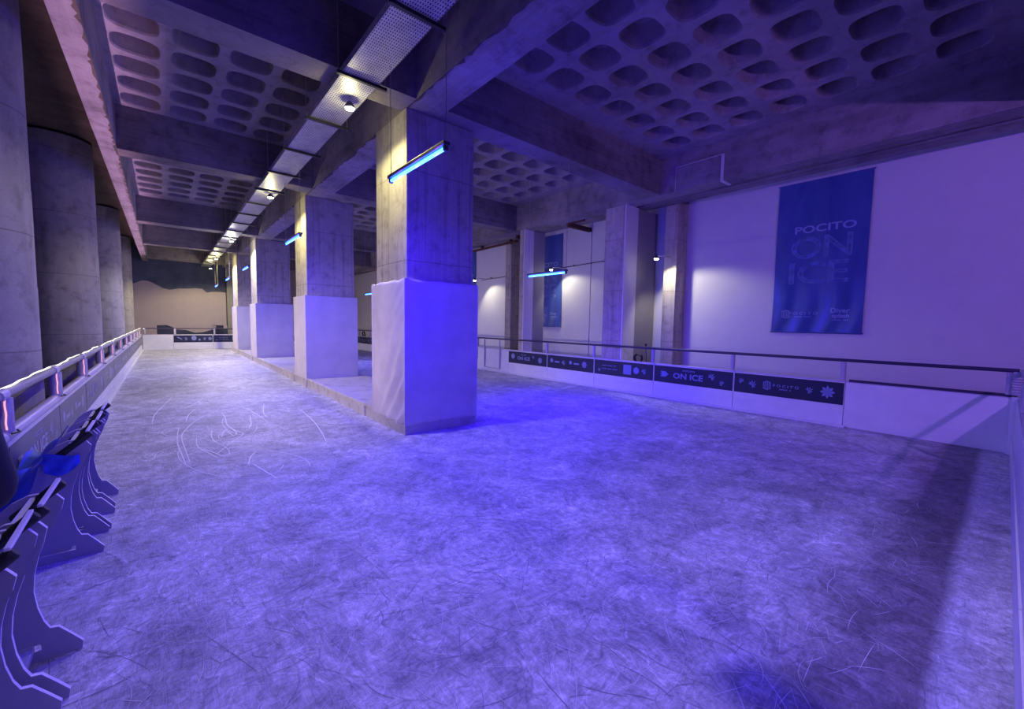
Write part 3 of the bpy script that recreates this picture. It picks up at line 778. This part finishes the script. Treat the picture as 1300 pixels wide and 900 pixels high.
# ------------------------------------------------------------------ small fittings
tr = empty('cable_trunking', (8.545, 3.82, 4.5), 'pale cable trunking dropping down the edge beam above the banner', 'trunking')
MB().box(-.022, .0, -.03, .03, 0, .50, .003).build('vertical_run', M['trunk'], tr)
MB().box(-.022, .36, -.03, .03, -.022, 0, .003).build('soffit_run', M['trunk'], tr)
MB().tube([(-.01, .03, .50), (-.01, .98, .50)], .008, 8).build('conduit_run', M['trunk'], tr)
MB().tube([(-.01, .98, .50), (-.01, .98, .0)], .008, 8).build('conduit_drop', M['trunk'], tr)
for (y, lab, ln) in ((8.3, 'rusty steel stub sticking out under the edge beam', .55), (10.55, 'rusty steel stub under the edge beam above the gate', .3)):
    t = empty('rusty_bracket', (8.98, y, 4.42), lab, 'bracket'); MB().box(0, 1.0, -.05, .06, -.02, .10, .008).build('steel_stub', M['rust'], t); MB().box(.0, .10, -ln, .05, .06, .12, .006).build('side_bar', M['rust'], t)
t = empty('rusty_pipe', (9.36, 11.0, 4.43), 'rusty pipe slung below the edge beam above the gate', 'pipe')
MB().tube([(0, 0, 0), (.0, 4.2, -.05)], .045, 10).build('pipe_run', M['rust'], t, True)
for yy in (.3, 2, 3.9): MB().box(-.055, .055, yy-.02, yy+.02, -.06, .09).build('pipe_hanger', M['darksteel'], t)
# leaning tool and coiled hose behind the boards
t = empty('leaning_pole', (9.0, 5.55, -.03), 'thin pole with knob leaning behind the boards by the pier', 'pole')
MB().tube([(0, 0, 0), (.30, .28, 1.14)], .010, 8).build('pole_shaft', M['darksteel'], t)
mb = MB(); mb.tube([(.295, .275, 1.12), (.305, .285, 1.16), (.31, .29, 1.19)], .03, 10, True, [.012, .032, .014]); mb.build('pole_knob', M['darksteel'], t, True)
def coil(loc, label, r=.10, ax='X'):
    t = empty('hose_coil', loc, label, 'hose'); pts = []
    for i in range(61):
        a = i*PI/10; rr = r+.006*math.sin(i*.7); p = (.012*i/10-.04, rr*math.cos(a), rr*math.sin(a)) if ax == 'X' else (rr*math.cos(a), .012*i/10-.04, rr*math.sin(a))
        pts.append(p)
    MB().tube(pts, .014, 7).build('hose_loops', M['cable'], t, True)
    MB().tube([(0, r*.9, 0), (0, r*1.05, -.25 if ax == 'X' else -.1), (0, r*.8, -loc[2]+.0)], .012, 7).build('hose_tail', M['cable'], t)
coil((8.66, 5.62, .83), 'dark coiled hose just above the boards near the leaning pole')
coil((8.66, 23.4, .86), 'dark coil on the far boards seen between the pillars', .16)
t = empty('speaker_box', (2.3, 27.35, -.03), 'small dark box on a stand behind the far boards', 'speaker')
MB().box(-.16, .16, -.12, .12, .82, 1.28, .01).build('cabinet', M['crate'], t)
MB().tube([(0, 0, 0), (0, 0, .84)], .02, 10).build('stand_pole', M['darksteel'], t)
for a in range(3): MB().tube([(0, 0, .3), (.3*math.cos(a*2.1), .3*math.sin(a*2.1)*.8, 0.01)], .01, 8).build('stand_leg', M['darksteel'], t)
t = empty('wall_cable', (2.78, 28.93, 0), 'thin black cable running down beside the mural', 'cable')
MB().tube([(0, 0, 1.2), (.01, 0, 2.6), (-.02, 0, 4.2), (0, 0, 5.2)], .016, 6).build('cable_run', M['cable'], t)
# skates left by the last pillar
for dx, dy in ((0, 0),):
    t = empty('snow_shovel', (2.2, 22.4, 0), 'flat snow shovel lying on the ice before the last square pillar', 'shovel')
    MB().box(-.25, .2, -.2, .2, 0.002, .03, .008).build('blade', M['board'], t); MB().tube([(.18, 0, .03), (.62, .12, .04)], .014, 8).build('handle', M['steel'], t)

# ------------------------------------------------------------------ skating aids (cut-out panels with rails and grips)
def arc(cx, cy, r, a0, a1, n): return [(cx+r*math.cos(math.radians(a0+(a1-a0)*i/n)), cy+r*math.sin(math.radians(a0+(a1-a0)*i/n))) for i in range(n+1)]
prof = [(0, 0), (.005, .035), (-.03, .085), (-.072, .142), (-.100, .148), (-.118, .19), (-.134, .26), (-.142, .34), (-.136, .42), (-.120, .50), (-.098, .57), (-.07, .63), (-.04, .70), (-.03, .745),
        (-.05, .775), (-.09, .792), (-.14, .79), (-.19, .765), (-.225, .73), (-.25, .69), (-.243, .665), (-.262, .655), (-.268, .63), (-.285, .63), (-.30, .60), (-.315, .54),
        (-.33, .46), (-.355, .41), (-.375, .42), (-.40, .475), (-.44, .51), (-.49, .51), (-.525, .46), (-.545, .38), (-.535, .29), (-.50, .23), (-.47, .16), (-.475, .10), (-.50, .04), (-.50, 0)]
prof = [(x if x > -.30 else -.30+(x+.30)*.52, z) for x, z in prof]
slot = [(-.13, .055), (-.13, .085), (-.30, .085), (-.30, .055)]
def panel_mb():
    v_, f_ = outline_solid([prof, slot], .009)
    mb = MB()
    # faces in the panel plane keep colour 0, cut edges colour 1
    for f in f_:
        P = [Vector(v_[i]) for i in f]; n = (P[1]-P[0]).cross(P[2]-P[0])
        mb.cur = 0 if abs(n.z) > .5*n.length else 1
        mb.add([(p.x, p.z, p.y) for p in P], [tuple(range(len(P)))])
    bm_ = mb; return bm_
def make_aid(label):
    t = empty('skating_aid', (-.37, 0, 0), label, 'skating aid', 'skating aids parked along the lane boards')
    me = None
    for y in (0, .34):
        mb = panel_mb(); o = mb.build('side_panel', [M['aid'], M['aidedge']], t)
        bm = bmesh.new(); bm.from_mesh(o.data); bmesh.ops.remove_doubles(bm, verts=bm.verts[:], dist=1e-5); bm.to_mesh(o.data); bm.free()
        o.location = (0, y, 0)
        g = MB(); g.tube([(-.028, 0, .828), (-.036, 0, .822), (-.18, 0, .70), (-.19, 0, .692)], .022, 12, True, [.016, .023, .023, .016]); g.build('black_grip', M['grip'], o, True)
    for x, z in ((-.045, .842), (-.125, .775)):
        MB().box(x-.008, x+.008, -.01, .35, z-.007, z+.007, .003).build('top_rail', M['aidedge'], t)
    MB().box(-.29, -.15, .009, .331, .055, .085, .004).build('foot_bar', M['aid'], t)
    MB().box(-.38, -.35, .009, .331, .25, .29, .004).build('back_bar', M['aid'], t)
    return t
aid0 = make_aid('skating aid at the far end of the parked row')
ay = [(4.74, 'skating aid at the far end of the parked row'), (4.27, 'skating aid second from the far end, with a nearly hidden foot'), (3.88, 'skating aid with its whole purple side panel showing, below the blue cloth'),
      (2.44, 'skating aid beyond the frontmost one, its slotted foot in clear view'), (2.04, 'skating aid closest to the camera, cut by the frame edge')]
for i, (y, lab) in enumerate(ay):
    o = aid0 if i == 0 else copy_tree(aid0)
    o.location = (-.37+(.01 if i % 2 else 0), y, 0); o.rotation_euler[2] = [0, .01, 0, -.01, .02][i]; o['label'] = lab

# blue cloth draped over the aids
mb = MB(); nu, nv = 46, 30; vs = []; fs = []
for j in range(nv+1):
    for i in range(nu+1):
        u, v = i/nu, j/nv
        x = -.60-.235*u; y = 3.02+1.66*v+.05*math.sin(3*u)
        zz = [(-.60, .725), (-.66, .655), (-.70, .59), (-.76, .565), (-.82, .555), (-.84, .47)]
        for (xa, za), (xb, zb_) in zip(zz, zz[1:]):
            if xb <= x <= xa: z = za+(zb_-za)*(x-xa)/(xb-xa)
        z += .022*math.sin(9*v+5*u)+.014*math.sin(21*v-6*u)-.05*math.sin(PI*min(1, v*2.2))**2*(v < .45)-.22*max(0, .42-v)*1.2
        vs.append((x, y, z))
for j in range(nv):
    for i in range(nu): q = j*(nu+1)+i; fs.append((q, q+1, q+nu+2, q+nu+1))
o_ = len(vs); vs += [(a, b_, c-.006) for a, b_, c in vs]; fs += [tuple(o_+i for i in f)[::-1] for f in fs]
n0 = len(vs)
for j in range(11):
    for i in range(17):
        u, v = i/16, j/10; x = -.615+.16*u; z = .725-(.09+.05*math.sin(3.2*u+.6))*v-.03*u+.006*math.sin(7*u)
        vs.append((x, 3.852-.012*math.sin(5*u+3*v)**2+.05*max(0, u-.9)*10*.3, z))
for j in range(10):
    for i in range(16): q = n0+j*17+i; fs.append((q, q+1, q+18, q+17))
tag(mb.add(vs, fs).build('blue_cloth', M['cloth'], None, True, loc=(-.72, 3.8, .5)), 'crumpled blue cloth draped over the parked skating aids', 'cloth')

# ------------------------------------------------------------------ person at the edge of the frame
def skinned(name, joints, edges, mat, parent, root=0, sub=2):
    me = bpy.data.meshes.new(name); me.from_pydata([j[:3] for j in joints], edges, []); me.update()
    o = bpy.data.objects.new(name, me); COL.objects.link(o); o.parent = parent
    md = o.modifiers.new('s', 'SKIN'); md.use_smooth_shade = True
    for i, j in enumerate(joints):
        sv = me.skin_vertices[0].data[i]; r = j[3]; sv.radius = r if isinstance(r, tuple) else (r, r); sv.use_root = (i == root)
    o.modifiers.new('sub', 'SUBSURF').levels = sub; o.modifiers['sub'].render_levels = sub
    dg = bpy.context.evaluated_depsgraph_get(); dg.update()
    m2 = bpy.data.meshes.new_from_object(o.evaluated_get(dg)); o.modifiers.clear(); o.data = m2
    m2.materials.clear(); m2.materials.append(mat)
    m2.polygons.foreach_set('use_smooth', [True]*len(m2.polygons))
    return o
ps = empty('person', (-.618, 1.72, 0), 'person in a dark jacket cut off by the frame edge beside the skating aids', 'person', kind='thing')
# local frame: facing +Y
J = [(0, 0, .95, (.13, .10)), (0, 0, 1.10, (.125, .095)), (0, .0, 1.28, (.14, .10)), (0, 0, 1.42, (.12, .08)), (0, .0, 1.49, .066), (0, .008, 1.54, .064), (0, .025, 1.605, (.078, .092)), (0, .018, 1.69, (.092, .108)), (0, .005, 1.775, (.070, .085)),
     (.10, 0, .90, .085), (.11, .01, .50, .060), (.115, -.01, .12, .042), (.12, .12, .05, .035),
     (-.10, 0, .90, .085), (-.11, .01, .50, .060), (-.115, -.01, .12, .042), (-.12, .12, .05, .035),
     (.185, 0, 1.42, .055), (.235, -.02, 1.14, .045), (.19, .18, 1.06, .033), (.17, .22, 1.055, .03),
     (-.185, 0, 1.42, .055), (-.235, -.02, 1.14, .045), (-.19, .18, 1.06, .033), (-.17, .22, 1.055, .03)]
Ed = [(0, 1), (1, 2), (2, 3), (3, 4), (4, 5), (5, 6), (6, 7), (7, 8), (0, 9), (9, 10), (10, 11), (11, 12), (0, 13), (13, 14), (14, 15), (15, 16), (3, 17), (17, 18), (18, 19), (19, 20), (3, 21), (21, 22), (22, 23), (23, 24)]
# fingers
for s, hi in ((1, 20), (-1, 24)):
    for k_, (dx, dz, ln) in enumerate([(.018, .018, .07), (.008, .006, .078), (-.002, -.008, .072), (-.010, -.02, .055)]):
        b0 = len(J); x0 = J[hi][0]
        J += [(x0-s*(.02)+s*dx, .27, 1.05+dz, .010), (x0-s*.03+s*dx, .27+ln*.6, 1.035+dz, .009), (x0-s*.05+s*dx, .27+ln*.85, 1.01+dz, .008)]
        Ed += [(hi, b0), (b0, b0+1), (b0+1, b0+2)]
    b0 = len(J); J += [(x0-s*.035, .235, 1.075, .012), (x0-s*.06, .27, 1.085, .010)]; Ed += [(hi, b0), (b0, b0+1)]
body = skinned('body', J, Ed, M['skin'], ps)
# face details
nz = MB(); nz.tube([(0, .105, 1.70), (0, .125, 1.665), (0, .11, 1.655)], .01, 8, True, [.008, .015, .008]); nz.build('nose', M['skin'], body, True)
for s in (-1, 1):
    e = MB(); e.tube([(s*.032, .085, 1.69), (s*.032, .105, 1.69)], .010, 10); e.build('eye', M['printw'], body)
    e = MB(); e.tube([(s*.078, .01, 1.70), (s*.088, .0, 1.68), (s*.08, .0, 1.65)], .012, 8); e.build('ear', M['skin'], body, True)
MB().tube([(-.025, .100, 1.625), (0, .107, 1.622), (.025, .100, 1.625)], .006, 8).build('mouth', M['skin'], body, True)
hm = bmesh.new(); bmesh.ops.create_uvsphere(hm, u_segments=24, v_segments=14, radius=1)
hb = MB(); hb.addbm(hm, Matrix.Translation((0, -.018, 1.745)) @ Matrix.Diagonal((.090, .103, .085, 1))); hb.build('hair', M['hair'], ps, True)
JJ = [(0, 0, .90, (.185, .135)), (0, 0, 1.02, (.175, .13)), (0, 0, 1.25, (.185, .135)), (0, 0, 1.40, (.165, .12)), (0, -.005, 1.515, .088),
      (.20, -.005, 1.405, .078), (.222, -.015, 1.27, .060), (.238, -.03, 1.13, .075), (.205, .09, 1.09, .058), (.18, .19, 1.06, .048),
      (-.20, -.005, 1.405, .078), (-.222, -.015, 1.27, .060), (-.238, -.03, 1.13, .075), (-.205, .09, 1.09, .058), (-.18, .19, 1.06, .048), (0, 0, .76, (.19, .14))]
jk = skinned('jacket', JJ, [(0, 1), (1, 2), (2, 3), (3, 4), (3, 5), (5, 6), (6, 7), (7, 8), (8, 9), (3, 10), (10, 11), (11, 12), (12, 13), (13, 14), (0, 15)], M['jacket'], ps)
hood = MB(); hood.tube([(-.11, .03, 1.50), (-.08, -.08, 1.47), (0, -.12, 1.44), (.08, -.08, 1.47), (.11, .03, 1.50)], .05, 12, True, [.03, .05, .06, .05, .03]); hood.build('hood', M['jacket'], jk, True)
MB().tube([(0, -.012, 1.49), (0, -.004, 1.545)], .082, 18, True, [.09, .078]).build('collar', M['jacket'], jk, True)
v_, f_ = text('STAFF', .10, .001, 1.1, .003)
MB().mesh(v_, f_, lambda p: (p[0]+.02, -.130+1.4*max(0, abs(p[0])-.07)**1.5, p[1]+1.365)).build('lettering', M['printw'], jk)
TT = [(0, 0, .93, (.14, .11)), (.10, 0, .84, .10), (.11, .01, .50, .078), (.115, -.01, .14, .062), (-.10, 0, .84, .10), (-.11, .01, .50, .078), (-.115, -.01, .14, .062)]
skinned('trousers', TT, [(0, 1), (1, 2), (2, 3), (0, 4), (4, 5), (5, 6)], M['trouser'], ps)
for s in (-1, 1):
    sh = MB(); sh.tube([(s*.115, -.06, .06), (s*.115, .02, .07), (s*.12, .12, .05), (s*.125, .2, .035)], .05, 12, True, [.045, .052, .045, .03]); sh.build('shoe', M['crate'], ps, True)

# ------------------------------------------------------------------ skate marks on the ice
def marks(n, seed, w0, name, mat, label, z, dens):
    r = random.Random(seed); mb = MB()
    for _ in range(n):
        if r.random() < dens: x, y = r.uniform(-.7, 5.5), r.uniform(.3, 6.5)
        else: x, y = r.uniform(-.75, 8.2), r.uniform(.6, 26)
        if 2.4 < x < 4.1 and y > 5.0: continue
        h = r.uniform(0, 2*PI); cur = r.gauss(0, 1.6) if r.random() < .4 else r.gauss(0, 4.5); ln = r.uniform(.05, .32) if r.random() < .85 or y < 2.2 else r.uniform(.4, 1.2); k_ = max(5, int(ln*14)); w = w0*r.uniform(.4, 1.2)
        if y > 7: w *= 1.8; ln *= 1.6
        vs = []; fs = []
        ok = True
        for i in range(k_+1):
            t_ = i/k_; ww = w*math.sin(PI*min(1, max(.06, t_)))**.5 if 0 < t_ < 1 else w*.1
            nx, ny = -math.sin(h), math.cos(h)
            vs += [(x+nx*ww/2, y+ny*ww/2, z), (x-nx*ww/2, y-ny*ww/2, z)]
            x += math.cos(h)*ln/k_; y += math.sin(h)*ln/k_; h += cur*ln/k_
            if not (-.78 < x < 8.35 and -.05 < y < 26.8) or (2.4 < x < 4.1 and y > 5.1): ok = False; break
        if not ok: continue
        for i in range(k_): fs.append((2*i, 2*i+1, 2*i+3, 2*i+2))
        mb.add(vs, fs)
    return mb
mb = marks(4200, 11, .0032, '', None, '', .0016, .72)
mb.cur = 1
# the tangle of loops scribbled by one pair of skates in the lane
r = random.Random(5)
for c in range(9):
    cx, cy = .62+r.gauss(0, .22), 6.35+r.gauss(0, .75); a0 = r.uniform(0, 6.3); rad = r.uniform(.15, .75); el = r.uniform(.3, 1.0); ro = r.uniform(0, 3.1); sw = r.uniform(1.5, 5.5)
    n = 34; w = .008; P = []
    for i in range(n+1):
        a = a0+sw*i/n; px_, py_ = rad*el*math.cos(a), rad*1.9*math.sin(a)*.8; P.append((cx+px_*math.cos(ro*.25)-py_*math.sin(ro*.25), cy+px_*math.sin(ro*.25)+py_*math.cos(ro*.25)))
    vs = []; fs = []
    for i in range(n+1):
        a_, b_ = P[max(0, i-1)], P[min(n, i+1)]; d = math.hypot(b_[0]-a_[0], b_[1]-a_[1])+1e-9; nx, ny = -(b_[1]-a_[1])/d, (b_[0]-a_[0])/d
        vs += [(P[i][0]+nx*w/2, P[i][1]+ny*w/2, .002), (P[i][0]-nx*w/2, P[i][1]-ny*w/2, .002)]
    if min(p[0] for p in P) < -.75 or max(p[0] for p in P) > 2.45: continue
    for i in range(n): fs.append((2*i, 2*i+1, 2*i+3, 2*i+2))
    mb.add(vs, fs)
CUTS = [[(0.7, 8.88), (0.36, 8.15), (0.16, 7.35), (0.13, 6.88), (0.15, 6.25), (0.17, 5.73)], [(0.11, 7.71), (0.08, 6.78), (0.11, 6.08), (0.13, 5.66)], [(0.7, 8.53), (0.71, 8.1), (0.68, 7.46), (0.74, 7.01), (0.79, 6.74), (0.62, 6.38), (0.42, 5.89)], [(0.71, 9.19), (0.85, 9.2), (0.98, 9.0), (1.09, 8.6), (1.16, 7.88), (1.19, 7.37)], [(1.41, 9.02), (1.26, 8.13), (1.25, 7.72)], [(0.48, 7.28), (0.44, 6.79), (0.48, 6.37)], [(0.52, 6.87), (0.68, 7.21), (0.72, 6.8), (0.53, 6.66), (0.52, 6.87)], [(-0.19, 8.18), (-0.17, 8.94), (-0.06, 9.78), (0.08, 10.82)], [(0.22, 9.22), (0.4, 9.72), (0.56, 10.34)], [(0.21, 8.07), (0.26, 8.63), (0.4, 9.21)], [(1.82, 8.21), (1.78, 7.14), (1.69, 6.31), (1.59, 5.67)], [(0.66, 5.26), (0.72, 5.56), (0.81, 5.76)], [(0.31, 6.25), (0.4, 6.01), (0.49, 5.73)], [(0.7, 5.28), (0.76, 4.97), (0.82, 4.63)], [(0.54, 6.71), (0.62, 7.1), (0.68, 6.68)], [(0.28, 6.9), (0.27, 6.4), (0.36, 5.99), (0.42, 5.73)], [(1.05, 8.06), (0.97, 7.34), (0.9, 7.05)], [(0.69, 9.2), (0.83, 9.01), (0.98, 9.16)]]
def spline(P, n=7):
    if len(P) < 3: return P
    Q = [P[0]]+list(P)+[P[-1]]; out = []
    for i in range(1, len(Q)-2):
        p0, p1, p2, p3 = Q[i-1:i+3]
        for k_ in range(n):
            t = k_/n; out.append(tuple(.5*((2*p1[d])+(-p0[d]+p2[d])*t+(2*p0[d]-5*p1[d]+4*p2[d]-p3[d])*t*t+(-p0[d]+3*p1[d]-3*p2[d]+p3[d])*t**3) for d in (0, 1)))
    return out+[P[-1]]
for P in CUTS:
    P = spline(P); n = len(P)-1; vs = []
    for i in range(n+1):
        a_, b_ = P[max(0, i-1)], P[min(n, i+1)]; d = math.hypot(b_[0]-a_[0], b_[1]-a_[1])+1e-9; nx, ny = -(b_[1]-a_[1])/d, (b_[0]-a_[0])/d; w = .014*(.35+.65*math.sin(PI*i/n)**.5)
        vs += [(P[i][0]+nx*w/2, P[i][1]+ny*w/2, .0026), (P[i][0]-nx*w/2, P[i][1]-ny*w/2, .0026)]
    mb.add(vs, [(2*i, 2*i+1, 2*i+3, 2*i+2) for i in range(n)])
o = mb.build('skate_scratches', [M['scratch'], M['scratchw']]); tag(o, 'thin pale curved skate cuts all over the ice', 'scratches', kind='stuff')
mb = marks(2600, 23, .0045, '', None, '', .0011, .75)
o = mb.build('skate_grooves', M['scratchd']); tag(o, 'thin dull curved skate grooves all over the ice', 'scratches', kind='stuff')

# ------------------------------------------------------------------ world, camera, view
w = bpy.data.worlds.new('World'); sc.world = w; w.use_nodes = True
w.node_tree.nodes['Background'].inputs[0].default_value = (.25, .18, .5, 1); w.node_tree.nodes['Background'].inputs[1].default_value = .05
cam = bpy.data.cameras.new('Camera'); co = bpy.data.objects.new('Camera', cam); COL.objects.link(co); sc.camera = co
cam.sensor_width = 36; cam.sensor_fit = 'HORIZONTAL'; cam.lens = 36*526.0/1300; cam.clip_start = .02; cam.clip_end = 200
yaw, pt, rl = map(math.radians, (40.0134, 4.2426, .99245))
f = Vector((math.sin(yaw)*math.cos(pt), math.cos(yaw)*math.cos(pt), -math.sin(pt))); rt = Vector((math.cos(yaw), -math.sin(yaw), 0)); up = rt.cross(f)
r2 = rt*math.cos(rl)+up*math.sin(rl); u2 = -rt*math.sin(rl)+up*math.cos(rl)
co.matrix_world = Matrix(((r2.x, u2.x, -f.x, 0), (r2.y, u2.y, -f.y, 0), (r2.z, u2.z, -f.z, 1.6), (0, 0, 0, 1)))
sc.view_settings.view_transform = 'Standard'; sc.view_settings.look = 'None'; sc.view_settings.gamma = 1; sc.view_settings.use_curve_mapping = False
sc.view_settings.exposure = -0.28
sc.cycles.max_bounces = 8; sc.cycles.diffuse_bounces = 5
sc.cycles.sample_clamp_indirect = 6
